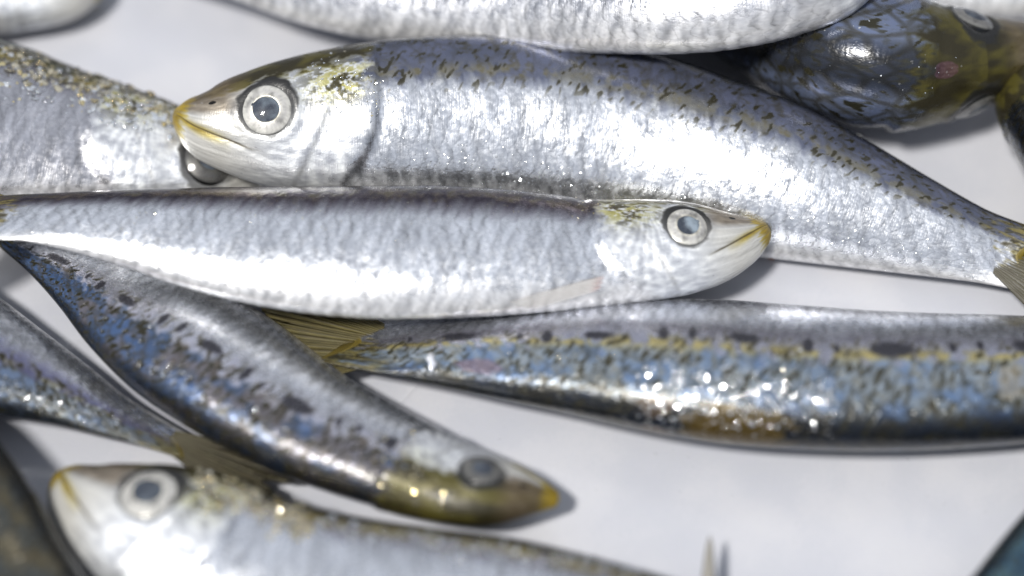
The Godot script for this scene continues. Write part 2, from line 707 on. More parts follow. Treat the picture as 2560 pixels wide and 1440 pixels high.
			# head
			if t < 0.25:
				var ge := 0.232 - (0.045 if c < 0.12 else -0.01) * (c - 0.12) * (c - 0.12)
				if c > 0.3:
					ge += 0.03 * (k2 - 0.5) * clampf((c - 0.3) / 0.3, 0.0, 1.0)
				w = clampf((ge - t + 0.02 * (k2 - 0.5)) / 0.022, 0.0, 1.0)
				if w > 0.0:
					var kl := n_along[at] / 255.0
					var hr := 0.84 + 0.22 * (k2 - 0.5)
					var hg := 0.85 + 0.22 * (k2 - 0.5)
					var hb := 0.865 + 0.20 * (k2 - 0.5)
					var hm := 0.68
					var hh := 0.45 * k3 + 0.35 * kl + 0.2 * k2
					var hrough := 0.36 + 0.3 * (k2 - 0.4)
					# translucent jaw plates
					var jw := clampf((0.13 - t + c * 0.02) / 0.05, 0.0, 1.0) * clampf((0.25 - c) / 0.25, 0.0, 1.0)
					hr = lerpf(hr, 0.775 + 0.16 * (kl - 0.5), jw)
					hg = lerpf(hg, 0.77 + 0.16 * (kl - 0.5), jw)
					hb = lerpf(hb, 0.75 + 0.16 * (kl - 0.5), jw)
					hm = lerpf(hm, 0.45, jw)
					# fine lines along the jaw plates, ribs fanning over the gill cover
					hh += 0.10 * sin((c + 5.2 * t) * 46.0) * jw
					if t > 0.15 and c < 0.45:
						var an := atan2((c - 0.6) * head_a, (t - 0.165) * length)
						var rb := sin(an * 34.0 + 3.0 * k1)
						hh += 0.14 * rb
						hr += 0.05 * rb
						hg += 0.05 * rb
						hb += 0.045 * rb
					# yellow-green patches on the upper gill cover
					var gx := (t - 0.195) / 0.036
					var gy := (c - 0.46) / 0.28
					var gg := exp(-gx * gx - gy * gy) * clampf((k2 * 0.6 + k3 * 0.5 + 0.2 * kl - 0.56) / 0.2, 0.0, 1.0) * hgold_k * 0.85
					hr = lerpf(hr, 0.55, gg)
					hg = lerpf(hg, 0.52, gg)
					hb = lerpf(hb, 0.20, gg)
					hm = lerpf(hm, 0.55, gg)
					var dk := exp(-gx * gx * 0.7 - gy * gy * 0.7) * clampf((0.50 - k2 + 0.4 * (k3 - 0.5)) / 0.14, 0.0, 1.0) * 0.85 * hgold_k
					hr = lerpf(hr, 0.20, dk)
					hg = lerpf(hg, 0.18, dk)
					hb = lerpf(hb, 0.08, dk)
					# dark crown of the head
					var ht := clampf((c - 0.58 + crown_k - 0.9 * clampf(t - 0.12, 0.0, 0.1) + 0.30 * (k2 - 0.5) + 1.8 * maxf(0.0, 0.10 - t)) / 0.13, 0.0, 1.0)
					var hg1 := clampf((k1 - 0.4) / 0.25, 0.0, 1.0)
					hr = lerpf(hr, lerpf(0.17, 0.29, hg1), ht)
					hg = lerpf(hg, lerpf(0.155, 0.27, hg1), ht)
					hb = lerpf(hb, lerpf(0.085, 0.11, hg1), ht)
					hm = lerpf(hm, 0.3, ht)
					# brownish grey between eye and snout
					var bw := clampf((eye_t - 0.015 - t) / 0.03, 0.0, 1.0) * clampf((c - 0.05) / 0.2, 0.0, 1.0) * 0.75
					hr = lerpf(hr, 0.40 + 0.2 * (k2 - 0.5), bw)
					hg = lerpf(hg, 0.35 + 0.2 * (k2 - 0.5), bw)
					hb = lerpf(hb, 0.28 + 0.2 * (k2 - 0.5), bw)
					hm = lerpf(hm, 0.4, bw)
					# olive yellow lips
					var sn := clampf((0.030 - t + 0.015 * (k2 - 0.5)) / 0.014, 0.0, 1.0)
					var lip := clampf((0.075 - t) / 0.03, 0.0, 1.0) * exp(-pow((c + 0.05 + t * 5.4) / 0.12, 2.0))
					sn = maxf(sn, lip * 0.85)
					hr = lerpf(hr, 0.52 + 0.24 * (k2 - 0.5), sn)
					hg = lerpf(hg, 0.44 + 0.22 * (k2 - 0.5), sn)
					hb = lerpf(hb, 0.12, sn)
					hm = lerpf(hm, 0.15, sn)
					# mouth line
					var ml := 0.0
					if t < 0.10:
						var dm := (c + 0.02 + t * 5.2) / 0.022
						ml = exp(-dm * dm) * clampf((0.10 - t) / 0.02, 0.0, 1.0)
						hr = lerpf(hr, 0.20, ml * 0.7)
						hg = lerpf(hg, 0.17, ml * 0.7)
						hb = lerpf(hb, 0.10, ml * 0.7)
						hh -= 0.5 * ml
					# seam of the front gill plate
					var pre := 0.168 + 0.04 * c
					var dp := (t - pre - 0.007) / 0.0035
					if absf(dp) < 3.0 and c < 0.3:
						var pw := exp(-dp * dp) * 0.45 * clampf(k2 * 1.6 - 0.2, 0.0, 1.0)
						hr = lerpf(hr, 0.42, pw)
						hg = lerpf(hg, 0.42, pw)
						hb = lerpf(hb, 0.42, pw)
						hh -= 0.5 * pw
					var nx := (t - 0.052) * length
					var nyy := (c - 0.42) * head_a
					if nx * nx * 0.4 + nyy * nyy < 0.00000016:
						hr = 0.07
						hg = 0.06
						hb = 0.05
						hh -= 0.5
					# dark skin round the eye
					var ex := (t - eye_t) * length
					var ey := (c - eye_c) * head_a
					var er := sqrt(ex * ex + ey * ey) / eye_r
					if er < 1.7:
						var eb := clampf(ey / eye_r * 0.8 + 0.35, 0.0, 1.0)
						var ew := clampf((1.13 + 0.2 * eb - er + 0.2 * (k2 - 0.5)) / 0.12, 0.0, 1.0) * lerpf(0.6, 0.95, eb)
						hr = lerpf(hr, 0.10, ew)
						hg = lerpf(hg, 0.10, ew)
						hb = lerpf(hb, 0.10, ew)
						hm = lerpf(hm, 0.1, ew)
					r = lerpf(r, hr, w)
					g = lerpf(g, hg, w)
					b = lerpf(b, hb, w)
					metal = lerpf(metal, hm, w)
					rough = lerpf(rough, hrough, w)
					h = lerpf(h, hh, w)
			elif t > 0.93:
				# olive root of the tail
				w = clampf((t - 0.965 + 0.08 * (k2 - 0.5) + 0.03 * (c - 0.3)) / 0.03, 0.0, 1.0) * 0.85
				var tk := clampf((n_along[at] / 255.0 + 0.4 * (k3 - 0.5) - 0.4) / 0.2, 0.0, 1.0)
				r = lerpf(r, lerpf(0.20, 0.46, tk), w)
				g = lerpf(g, lerpf(0.18, 0.42, tk), w)
				b = lerpf(b, lerpf(0.11, 0.24, tk), w)
				metal = lerpf(metal, 0.35, w)
			for p in patches:
				var pd: float = pow((t - p[0]) / p[2], 2.0) + pow((v - p[1]) / p[3], 2.0) + 1.4 * (k2 - 0.5)
				if pd < 1.2:
					w = clampf((1.2 - pd) / 0.4, 0.0, 1.0) * p[5]
					var pc: Color = p[4]
					r = lerpf(r, pc.r + 0.2 * (k3 - 0.5), w)
					g = lerpf(g, pc.g + 0.2 * (k3 - 0.5), w)
					b = lerpf(b, pc.b + 0.2 * (k3 - 0.5), w)
					metal = lerpf(metal, 0.2, w)
			var o := (y * W + x) * 3
			col[o] = clampi(int(r * 255.0), 0, 255)
			col[o + 1] = clampi(int(g * 255.0), 0, 255)
			col[o + 2] = clampi(int(b * 255.0), 0, 255)
			dat[o] = clampi(int((h * 0.8 + 0.1) * 255.0), 0, 255)
			dat[o + 1] = clampi(int(rough * 255.0), 20, 255)
			dat[o + 2] = clampi(int(metal * 255.0), 0, 255)
	F.col = col
	F.dat = dat


func skin_material(F: Dictionary) -> StandardMaterial3D:
	var S: Dictionary = F.skin
	var W: int = F.tex[0]
	var H: int = F.tex[1]
	var m := StandardMaterial3D.new()
	m.albedo_texture = both_flanks(Image.create_from_data(W, H, false, Image.FORMAT_RGB8, F.col))
	var data := both_flanks(Image.create_from_data(W, H, false, Image.FORMAT_RGB8, F.dat))
	m.texture_repeat = true
	m.roughness = 1.0
	m.roughness_texture = data
	m.roughness_texture_channel = BaseMaterial3D.TEXTURE_CHANNEL_GREEN
	m.metallic = 1.0
	m.metallic_texture = data
	m.metallic_texture_channel = BaseMaterial3D.TEXTURE_CHANNEL_BLUE
	m.heightmap_enabled = true
	m.heightmap_texture = data
	m.heightmap_scale = float(S.get("relief", 0.008))
	m.normal_enabled = true
	m.normal_texture = M.skin_normal
	m.normal_scale = float(S.get("grain", 0.13))
	m.clearcoat_enabled = true
	m.clearcoat = 0.1
	m.clearcoat_roughness = 0.12
	return m


func both_flanks(half: Image) -> Texture2D:
	var w := half.get_width()
	var h := half.get_height()
	var full := Image.create(w, h * 2, false, Image.FORMAT_RGB8)
	full.blit_rect(half, Rect2i(0, 0, w, h), Vector2i.ZERO)
	half.flip_y()
	full.blit_rect(half, Rect2i(0, 0, w, h), Vector2i(0, h))
	return ImageTexture.create_from_image(full)


var grain_noise := FastNoiseLite.new()


func lathe(profile: Array, seg: int, colors := [], flecked := false, uneven := 0.0, phase := 0.0, milk := -1.0) -> ArrayMesh:
	# profile of (radius, height) from the rim to the axis, turned about y
	var st := SurfaceTool.new()
	st.begin(Mesh.PRIMITIVE_TRIANGLES)
	st.set_smooth_group(0)
	for i in profile.size() - 1:
		for j in seg:
			var quad := []
			for q in [[i, j], [i, j + 1], [i + 1, j], [i + 1, j + 1]]:
				var an: float = TAU * (int(q[1]) % seg) / seg
				var p: Vector2 = profile[q[0]]
				var rx: float = p.x * (1.0 + uneven * (sin(an * 2.0 + phase) + 0.6 * sin(an * 3.0 + phase * 2.0) + 0.3 * sin(an * 7.0 + phase)))
				quad.append([Vector3(cos(an) * rx, p.y, sin(an) * rx), colors[q[0]] if colors else Color.WHITE, an])
			for k in [0, 2, 1, 1, 2, 3]:
				var cc: Color = quad[k][1]
				if flecked and i < 10:
					# faint radial streaks
					var gr: Vector3 = quad[k][0] * 1000.0
					var dk := 1.0 - 0.10 * sin(float(quad[k][2]) * 23.0) * sin(float(quad[k][2]) * 7.0) + 0.35 * grain_noise.get_noise_2d(gr.x * 4.0, gr.z * 4.0)
					# dusky pigment in uneven flecks
					dk *= 1.0 - 0.5 * sstep(0.0, 0.45, grain_noise.get_noise_2d(gr.x * 1.2 + 90.0, gr.z * 1.2 + phase))
					cc = Color(cc.r * dk, cc.g * dk, cc.b * dk)
				if milk >= 0.0:
					# lens, clouded in patches
					var cl: Vector3 = quad[k][0] * 1000.0
					var cloud := clampf(milk * (0.7 + 2.6 * grain_noise.get_noise_2d(cl.x * 0.9 + phase * 4.0, cl.z * 0.9)), 0.0, 1.0)
					cc = Color(0.007, 0.013, 0.028).lerp(Color(0.20, 0.25, 0.30), cloud)
				st.set_color(cc)
				st.add_vertex(quad[k][0])
	st.generate_normals()
	return st.commit()


func basis_on(normal: Vector3, x: Vector3) -> Basis:
	var xx := (x - normal * x.dot(normal)).normalized()
	return Basis(xx, normal, xx.cross(normal))


func add_eye(F: Dictionary, root: Node3D, flank: float, seg := 72) -> void:
	var t: float = F.eye.x
	var alpha := acos(-float(F.eye.y)) * flank
	var fr := frame_at(F, t)
	var p := skin_point(F, fr, t, alpha)
	var e := 0.012
	var pa := skin_point(F, frame_at(F, t - 0.03), t - 0.03, alpha)
	var pb := skin_point(F, frame_at(F, t + 0.03), t + 0.03, alpha)
	var pc := skin_point(F, fr, t, alpha + 0.35)
	var pd := skin_point(F, fr, t, alpha - 0.35)
	var n := (pb - pa).cross(pc - pd).normalized()
	if n.dot(p - fr.p) < 0:
		n = -n
	var avg := (pa + pb + pc + pd) * 0.25
	p = avg + n * maxf(0.0, (p - avg).dot(n)) * float(F.get("eye_out", 0.5))
	var R: float = F.eye_r
	var prof := []
	var cols := []
	# iris: dark rim, pale silver ring, brighter inner edge
	var rings := [[1.08, -0.14, 0], [1.03, -0.03, 0], [0.985, 0.02, 6], [0.94, 0.05, 2], [0.86, 0.085, 2], [0.76, 0.12, 3], [0.68, 0.145, 3], [0.61, 0.165, 2], [0.56, 0.178, 5], [0.525, 0.18, 4], [0.505, 0.17, 6], [0.3, 0.12, 0], [0.0, 0.1, 0]]
	var pal := [Color(0.012, 0.013, 0.014), Color(0.22, 0.22, 0.2), Color(0.54, 0.53, 0.49), Color(0.46, 0.45, 0.43), Color(0.56, 0.54, 0.47), Color(0.58, 0.55, 0.47), Color(0.16, 0.16, 0.15)]
	for q in rings:
		prof.append(Vector2(q[0] * R, q[1] * R))
		var ik: float = F.get("iris", 1.0)
		cols.append(Color(pal[q[2]].r * ik, pal[q[2]].g * ik, pal[q[2]].b * ik))
	var bs := basis_on(n, fr.tan)
	var eye := part("eye", lathe(prof, seg, cols, true), M.iris, root)
	eye.transform = Transform3D(basis_on(n, fr.tan), p - n * R * 0.03)
	# pupil: a shallow glossy dome, a little longer towards the snout, milky in the middle
	var pp := []
	var milk: float = F.get("milk", 0.12)
	for i in 15:
		var f := 1.0 - i / 14.0
		pp.append(Vector2(0.515 * R * f, R * (0.165 + 0.08 * (1.0 - f * f))))
	var pu := part("pupil", lathe(pp, seg, [], false, 0.055, F.seed, milk), M.pupil, eye)
	pu.transform = Transform3D(Basis(Vector3(1.08, 0, 0), Vector3(0, 1, 0), Vector3(0, 0, 1)), Vector3(-0.02 * R, 0, 0))
	var cp := []
	for i in 11:
		var f := 1.0 - i / 10.0
		cp.append(Vector2(1.0 * R * f, R * (0.03 + 0.28 * (1.0 - f * f))))
	part("cornea", lathe(cp, seg), M.clear, eye)


func fan(F: Dictionary, root: Node3D, called: String, base_p: Vector3, dir: Vector3, across: Vector3, normal: Vector3, reach: float, spread: float, base_w: float, fork: float, rays: int, tint: Array, wave := 0.0) -> MeshInstance3D:
	# a fin: rays fanning out from a base line, membrane sunk between them
	var st := SurfaceTool.new()
	st.begin(Mesh.PRIMITIVE_TRIANGLES)
	st.set_smooth_group(0)
	var nu := rays * 4
	var nv := 14
	var grid := []
	for i in nu + 1:
		var u := i / float(nu) * 2.0 - 1.0
		var ang := u * spread + 0.012 * sin(i * 2.4) + 0.02 * sin(i * 0.37)
		var rl := reach * (1.0 - fork * (1.0 - pow(absf(u), 1.3)))
		rl *= 1.0 + 0.03 * sin(i * 12.9898)
		var row := []
		for j in nv + 1:
			var v := j / float(nv)
			var p := base_p + across * (u * base_w) + (dir * cos(ang) + across * sin(ang)) * rl * v
			p += across * u * absf(u) * v * v * reach * 0.06
			var ridge := 0.5 + 0.5 * cos(i * TAU / 4.0)
			p += normal * (ridge * 0.00016 + wave * sin(u * 2.6 + 0.6) * v * v * reach)
			var cc: Color = (tint[0] as Color).lerp(tint[1], ridge)
			var dark := 0.75 + 0.25 * sin(i * 3.1 + j * 1.7) * sin(j * 2.3 + i)
			cc = Color(cc.r * dark, cc.g * dark, cc.b * dark, lerpf(tint[0].a, tint[1].a, ridge) * (1.0 - 0.25 * v))
			row.append([p, cc])
		grid.append(row)
	for sgn in [1.0, -1.0]:
		for i in nu:
			for j in nv:
				var q := [grid[i][j], grid[i + 1][j], grid[i][j + 1], grid[i + 1][j + 1]]
				for k in ([0, 1, 2, 1, 3, 2] if sgn > 0 else [0, 2, 1, 1, 2, 3]):
					st.set_color(q[k][1])
					st.add_vertex(q[k][0] + normal * sgn * 0.00005)
	st.generate_normals()
	return part(called, st.commit(), M.fin, root)


func skin_fin(F: Dictionary, root: Node3D, called: String, corners: Array, tint: Array, lift: float) -> void:
	# a fin folded flat against the skin; corners are (t, c) of root top, root bottom, tip
	var st := SurfaceTool.new()
	st.begin(Mesh.PRIMITIVE_TRIANGLES)
	st.set_smooth_group(0)
	var nu := 28
	var nv := 18
	var grid := []
	for i in nu + 1:
		var u := i / float(nu)
		var row := []
		for j in nv + 1:
			var v := j / float(nv)
			var a: Vector2 = corners[0].lerp(corners[1], u)
			var end: Vector2 = corners[2] + (corners[1] - corners[0]) * 0.35 * u + Vector2(-0.03 * u, 0)
			var tc := a.lerp(end, v)
			var c := clampf(tc.y, -0.985, 0.985)
			var alpha := acos(-c)
			var fr := frame_at(F, tc.x)
			var p := skin_point(F, fr, tc.x, alpha)
			var out: Vector3 = (fr.lat * sin(alpha) + fr.dv * c).normalized()
			var ridge := 0.5 + 0.5 * cos(i * TAU / 4.0)
			p += out * (lift * (0.35 + 0.65 * sin(PI * minf(v * 1.1, 1.0))) + ridge * 0.00012)
			var cc: Color = (tint[0] as Color).lerp(tint[1], sstep(0.0, 0.14, v + 0.05 * sin(u * 30.0)))
			cc = cc.lerp(tint[2], ridge * 0.75)
			if u < 0.06:
				cc = Color(0.22, 0.21, 0.20)
			cc.a = lerpf(0.8, 0.3, v) * (0.35 + 0.65 * ridge) * sstep(0.0, 0.07, v - 0.03 * sin(u * 21.0))
			row.append([p, cc, out])
		grid.append(row)
	for sgn in [1.0, -1.0]:
		for i in nu:
			for j in nv:
				var q := [grid[i][j], grid[i + 1][j], grid[i][j + 1], grid[i + 1][j + 1]]
				for k in ([0, 1, 2, 1, 3, 2] if sgn > 0 else [0, 2, 1, 1, 2, 3]):
					st.set_color(q[k][1])
					st.add_vertex(q[k][0] + q[k][2] * sgn * 0.00004)
	st.generate_normals()
	part(called, st.commit(), M.fin, root)


var pending := []


func make_fish(F: Dictionary) -> Dictionary:
	for k in [["fat", 1.0], ["stiff", 0.6], ["lift", 0.0], ["ripple", 1.0], ["eye", Vector2(0.107, 0.26)], ["eye_size", 0.0295], ["both_eyes", false], ["N", 200], ["R", 72], ["tex", [1024, 256]]]:
		if not F.has(k[0]):
			F[k[0]] = k[1]
	solve_fish(F)
	if F.has("eye_px"):
		var best := 1e9
		for i in 61:
			for j in 61:
				var tt := 0.05 + 0.14 * i / 60.0
				var al := PI * (0.15 + 0.75 * j / 60.0)
				var fr := frame_at(F, tt)
				var q := section(al)
				var w: Vector3 = fr.p + fr.lat * q.x * fr.a * thickness(tt) * F.fat + fr.dv * q.y * fr.a
				var out: Vector3 = fr.lat * q.x + fr.dv * q.y * thickness(tt) * F.fat
				if out.dot(cam_pos - w) < 0.0:
					continue
				var dd := to_px(w).distance_squared_to(Vector2(F.eye_px[0], F.eye_px[1]))
				if dd < best:
					best = dd
					F.eye = Vector2(tt, -cos(al))
					F.eye_r = F.eye_px[2] * (w - cam_pos).length() * half_y * 2.0 / PY
	else:
		F.eye_r = F.eye_size * F.length
	F.head_a = frame_at(F, F.eye.x).a
	var root := thing("sardine", F.label, "fish", "sardines laid out on the marble slab")
	F.body = part("body", body_mesh(F, F.N, F.R), null, root)
	pending.append(F)
	if F.get("show_eye", true):
		add_eye(F, root, 1.0)
	if F.both_eyes:
		add_eye(F, root, -1.0)
	F.root = root
	return F


func tail_fin(F: Dictionary, reach: float, spread: float, tint: Array, bend := 0.0, flat := 0.0) -> void:
	var fr := frame_at(F, 1.0)
	# 'flat' lays the blade down towards the slab
	var dv: Vector3 = fr.dv.lerp((fr.dv - Vector3.UP * fr.dv.y).normalized(), flat).normalized()
	var dir: Vector3 = (fr.tan - dv * fr.tan.dot(dv)).normalized()
	if bend != 0.0:
		dir = dir.rotated(dir.cross(dv).normalized(), bend)
		dv = dv.rotated(fr.tan.cross(dv).normalized(), bend)
	var n := dir.cross(dv).normalized()
	if n.y < 0:
		n = -n
	fan(F, F.root, "tail_fin", fr.p - dir * fr.a * 0.9, dir, dv, n, reach, spread, fr.a * 0.8, 0.45, 26, tint, 0.03)


func build_all_fish() -> void:
	var silver := Color(0.86, 0.87, 0.89)
	var lav := Color(0.60, 0.60, 0.65)
	var plain_skin := {"cb": 0.5, "back1": Color(0.36, 0.41, 0.50), "back2": Color(0.44, 0.46, 0.49), "back3": Color(0.24, 0.22, 0.14), "lav": lav, "lav_w": 0.35, "silver": silver, "gold": 0.5, "dash": 0.8, "spots": 0.0, "scale": 0.25, "back_metal": 0.5, "head_gold": 1.0}
	var olive_tail := [Color(0.20, 0.17, 0.065, 0.62), Color(0.06, 0.05, 0.025, 0.95)]
	var grey_tail := [Color(0.22, 0.21, 0.17, 0.5), Color(0.10, 0.09, 0.06, 0.92)]
	var dusk_tail := [Color(0.012, 0.011, 0.008, 0.97), Color(0.13, 0.115, 0.07, 0.99)]

	# the large arched fish
	var s := plain_skin.duplicate()
	s.merge({"cb": 0.52, "back1": Color(0.34, 0.36, 0.44), "back2": Color(0.30, 0.32, 0.39), "back3": Color(0.25, 0.24, 0.20), "lav": Color(0.46, 0.475, 0.54), "lav_w": 0.22, "gold": 0.35, "dash": 0.9, "dash_t": 0.67, "scale": 0.2, "back_metal": 0.4, "myo": 0.3, "relief": 0.007, "grain": 0.15}, true)
	var A := make_fish({"seed": 1.3, "roll": [26.0, 24.0], "lift": [9.0, 4.0, 0.0, 0.0, 0.0], "skin": s, "tex": [1400, 340], "milk": 0.22, "eye_px": [667, 272, 64], "label": "large plump silver sardine arched along the slab, its snout on another fish",
		"edges": [[440, 270, 437, 300], [470, 243, 462, 345], [520, 215, 530, 405], [600, 181, 625, 448], [700, 150, 720, 478], [830, 122, 835, 500], [1000, 97, 980, 518], [1200, 87, 1160, 535], [1400, 93, 1340, 555], [1600, 125, 1510, 580], [1800, 187, 1690, 612], [2000, 262, 1880, 640], [2160, 348, 2060, 662], [2300, 432, 2230, 682], [2430, 508, 2390, 700], [2520, 550, 2490, 712], [2575, 572, 2555, 722]]})
	tail_fin(A, 0.022, 0.55, grey_tail, 0.0, 0.5)

	# the slim fish across the middle
	s = plain_skin.duplicate()
	s.merge({"cb": 0.62, "back1": Color(0.22, 0.21, 0.25), "back2": Color(0.27, 0.24, 0.25), "back3": Color(0.22, 0.20, 0.13), "lav": Color(0.31, 0.285, 0.32), "lav_w": 0.45, "gold": 0.15, "dash": 0.25, "scale": 0.3, "back_metal": 0.3, "myo": 0.45, "relief": 0.009}, true)
	var B := make_fish({"seed": 2.7, "roll": [4.0, -8.0], "lift": [5.0, 6.0, 7.0, 9.0, 13.0], "milk": 0.6, "skin": s, "tex": [1400, 340], "eye_px": [1717, 563, 54], "label": "slim silver sardine with a cloudy blue eye, lying across the tails of two fish",
		"edges": [[1906, 552, 1921, 590], [1880, 540, 1900, 625], [1830, 528, 1850, 672], [1760, 512, 1790, 713], [1680, 500, 1700, 740], [1580, 498, 1590, 755], [1480, 500, 1480, 766], [1390, 486, 1385, 777], [1250, 472, 1240, 788], [1100, 464, 1090, 795], [950, 464, 940, 797], [800, 465, 790, 785], [650, 466, 640, 760], [500, 468, 490, 722], [350, 472, 335, 672], [200, 478, 185, 630], [80, 484, 70, 604], [0, 490, -5, 600], [-30, 492, -32, 600]]})
	tail_fin(B, 0.02, 0.5, olive_tail)
	skin_fin(B, B.root, "pectoral_fin", [Vector2(0.225, -0.66), Vector2(0.232, -0.86), Vector2(0.345, -0.93)], [Color(0.42, 0.20, 0.20), Color(0.48, 0.47, 0.46), Color(0.72, 0.71, 0.70)], 0.0005)

	# the blue-backed fish lying aslant
	s = plain_skin.duplicate()
	s.merge({"cb": 0.44, "back1": Color(0.25, 0.33, 0.47), "back2": Color(0.37, 0.365, 0.40), "back3": Color(0.24, 0.205, 0.16), "lav": Color(0.80, 0.80, 0.85), "lav_w": 0.25, "gold": 0.1, "silver": Color(0.86, 0.87, 0.89), "dash": 1.0, "spots": 1.0, "spot_r": 0.85, "stripe": 0.25, "scale": 0.3, "back_metal": 0.35, "relief": 0.016, "grain": 0.25, "dash_t": 0.58, "head_gold": 0.35, "crown": 0.25, "tblue": 2.5}, true)
	var C := make_fish({"seed": 4.1, "roll": [24.0, 14.0], "lift": [3.0, 1.0, 0.0, 0.0, 0.0], "skin": s, "tex": [1400, 340], "eye_px": [1203, 1172, 50], "iris": 0.18, "label": "sardine with a deep blue back and a row of dark spots, lying aslant",
		"edges": [[1385, 1265, 1402, 1232], [1340, 1278, 1370, 1205], [1270, 1300, 1310, 1165], [1180, 1315, 1240, 1135], [1080, 1305, 1160, 1105], [960, 1275, 1060, 1050], [830, 1235, 950, 990], [700, 1190, 850, 930], [570, 1130, 760, 860], [450, 1060, 670, 790], [340, 983, 570, 730], [237, 880, 450, 680], [155, 776, 320, 638], [82, 692, 190, 604], [15, 630, 80, 570], [-10, 590, 40, 545]]})
	tail_fin(C, 0.02, 0.5, dusk_tail)

	# the fish with a gold seam, head out of the picture
	s = plain_skin.duplicate()
	s.merge({"cb": 0.30, "back1": Color(0.34, 0.42, 0.54), "back2": Color(0.42, 0.46, 0.50), "back3": Color(0.30, 0.25, 0.13), "lav": Color(0.74, 0.74, 0.79), "lav_w": 0.3, "silver": Color(0.82, 0.83, 0.86), "gold": 1.0, "stripe": 0.55, "dash": 0.8, "spots": 1.0, "spot_r": 1.05, "scale": 0.35, "back_metal": 0.35, "relief": 0.016, "grain": 0.25, "dash_t": 0.60, "low": 0.80, "patches": [[0.845, 0.78, 0.026, 0.06, Color(0.42, 0.37, 0.42), 0.75], [0.56, 0.93, 0.06, 0.09, Color(0.30, 0.24, 0.10), 0.85], [0.645, 0.90, 0.02, 0.06, Color(0.36, 0.28, 0.20), 0.6], [0.27, 0.72, 0.02, 0.08, Color(0.58, 0.52, 0.42), 0.4]]}, true)
	var D := make_fish({"seed": 5.9, "roll": 20.0, "skin": s, "tex": [1400, 340], "show_eye": false, "label": "blue backed sardine with a gold seam, its yellow tail fin under the slim fish",
		"edges": [[3080, 950, 3080, 915], [3000, 1000, 3000, 870], [2900, 1045, 2900, 830], [2750, 1085, 2750, 800], [2560, 1106, 2560, 788], [2400, 1119, 2400, 783], [2200, 1128, 2200, 776], [2000, 1124, 2000, 763], [1800, 1108, 1810, 749], [1600, 1076, 1620, 745], [1400, 1032, 1430, 755], [1250, 1000, 1270, 770], [1100, 965, 1110, 788], [980, 938, 985, 797], [900, 917, 905, 800], [872, 908, 880, 803]]})
	tail_fin(D, 0.030, 0.42, olive_tail, 0.0, 0.7)

	# the fish whose head lies in the lower corner
	s = plain_skin.duplicate()
	s.merge({"cb": 0.72, "back1": Color(0.26, 0.26, 0.24), "back2": Color(0.32, 0.33, 0.33), "back3": Color(0.24, 0.20, 0.10), "lav": Color(0.62, 0.61, 0.65), "lav_w": 0.3, "gold": 0.9, "dash": 0.3}, true)
	var E := make_fish({"seed": 7.3, "roll": [-3.0, -2.0], "lift": 0.5, "skin": s, "eye_px": [372, 1228, 74], "label": "silver sardine with a yellow mouth and dark round eye under a dusky tail fin",
		"edges": [[148, 1172, 143, 1205], [180, 1156, 160, 1260], [240, 1150, 200, 1350], [330, 1150, 270, 1440], [430, 1160, 360, 1510], [560, 1198, 480, 1575], [700, 1248, 620, 1640], [880, 1290, 800, 1705], [1080, 1320, 1000, 1760], [1280, 1346, 1200, 1800], [1480, 1393, 1400, 1830], [1680, 1450, 1600, 1860], [1880, 1530, 1810, 1880], [2080, 1630, 2020, 1880], [2240, 1710, 2210, 1880], [2350, 1770, 2330, 1880]]})

	# small fish running out at the left, its tail under the blue one
	s = plain_skin.duplicate()
	s.merge({"cb": 0.36, "back1": Color(0.38, 0.44, 0.54), "back2": Color(0.46, 0.49, 0.52), "back3": Color(0.22, 0.20, 0.14), "lav": Color(0.48, 0.48, 0.60), "lav_w": 0.5, "gold": 0.4, "dash": 1.0, "dash_t": 0.57, "scale": 0.4, "relief": 0.016}, true)
	var Fi := make_fish({"seed": 8.2, "roll": 20.0, "skin": s, "show_eye": false, "N": 150, "label": "narrow dark blue sardine whose tail fin runs under the slanting blue fish",
		"edges": [[-1250, 420, -1240, 395], [-1150, 520, -1120, 350], [-950, 690, -880, 380], [-700, 840, -600, 470], [-450, 940, -350, 570], [-200, 1005, -120, 690], [0, 1042, 70, 815], [120, 1063, 190, 898], [230, 1088, 290, 975], [330, 1110, 370, 1028], [400, 1128, 430, 1066], [440, 1140, 465, 1088]]})
	tail_fin(Fi, 0.030, 0.24, dusk_tail, 0.0, 0.5)

	# dark fish in the lower corner
	s = plain_skin.duplicate()
	s.merge({"cb": 0.0, "back1": Color(0.24, 0.26, 0.27), "back2": Color(0.33, 0.31, 0.25), "back3": Color(0.18, 0.15, 0.09), "scale": 0.5}, true)
	make_fish({"seed": 9.4, "roll": 40.0, "skin": s, "show_eye": false, "N": 110, "R": 48, "tex": [768, 192], "label": "dark olive backed sardine cut off by the picture beside the yellow mouthed fish",
		"edges": [[-300, 930, -330, 950], [-180, 985, -330, 1060], [-60, 1060, -300, 1200], [0, 1112, -260, 1290], [60, 1190, -220, 1370], [120, 1290, -170, 1450], [170, 1380, -100, 1550], [215, 1445, -30, 1650], [270, 1560, 50, 1780], [330, 1700, 150, 1900], [400, 1850, 290, 2000]]})

	# fish under the snout of the arched one
	s = plain_skin.duplicate()
	s.merge({"cb": 0.60, "back1": Color(0.20, 0.24, 0.22), "back2": Color(0.28, 0.27, 0.20), "back3": Color(0.40, 0.36, 0.20), "lav": Color(0.56, 0.55, 0.57), "gold": 1.0, "silver": Color(0.74, 0.74, 0.76)}, true)
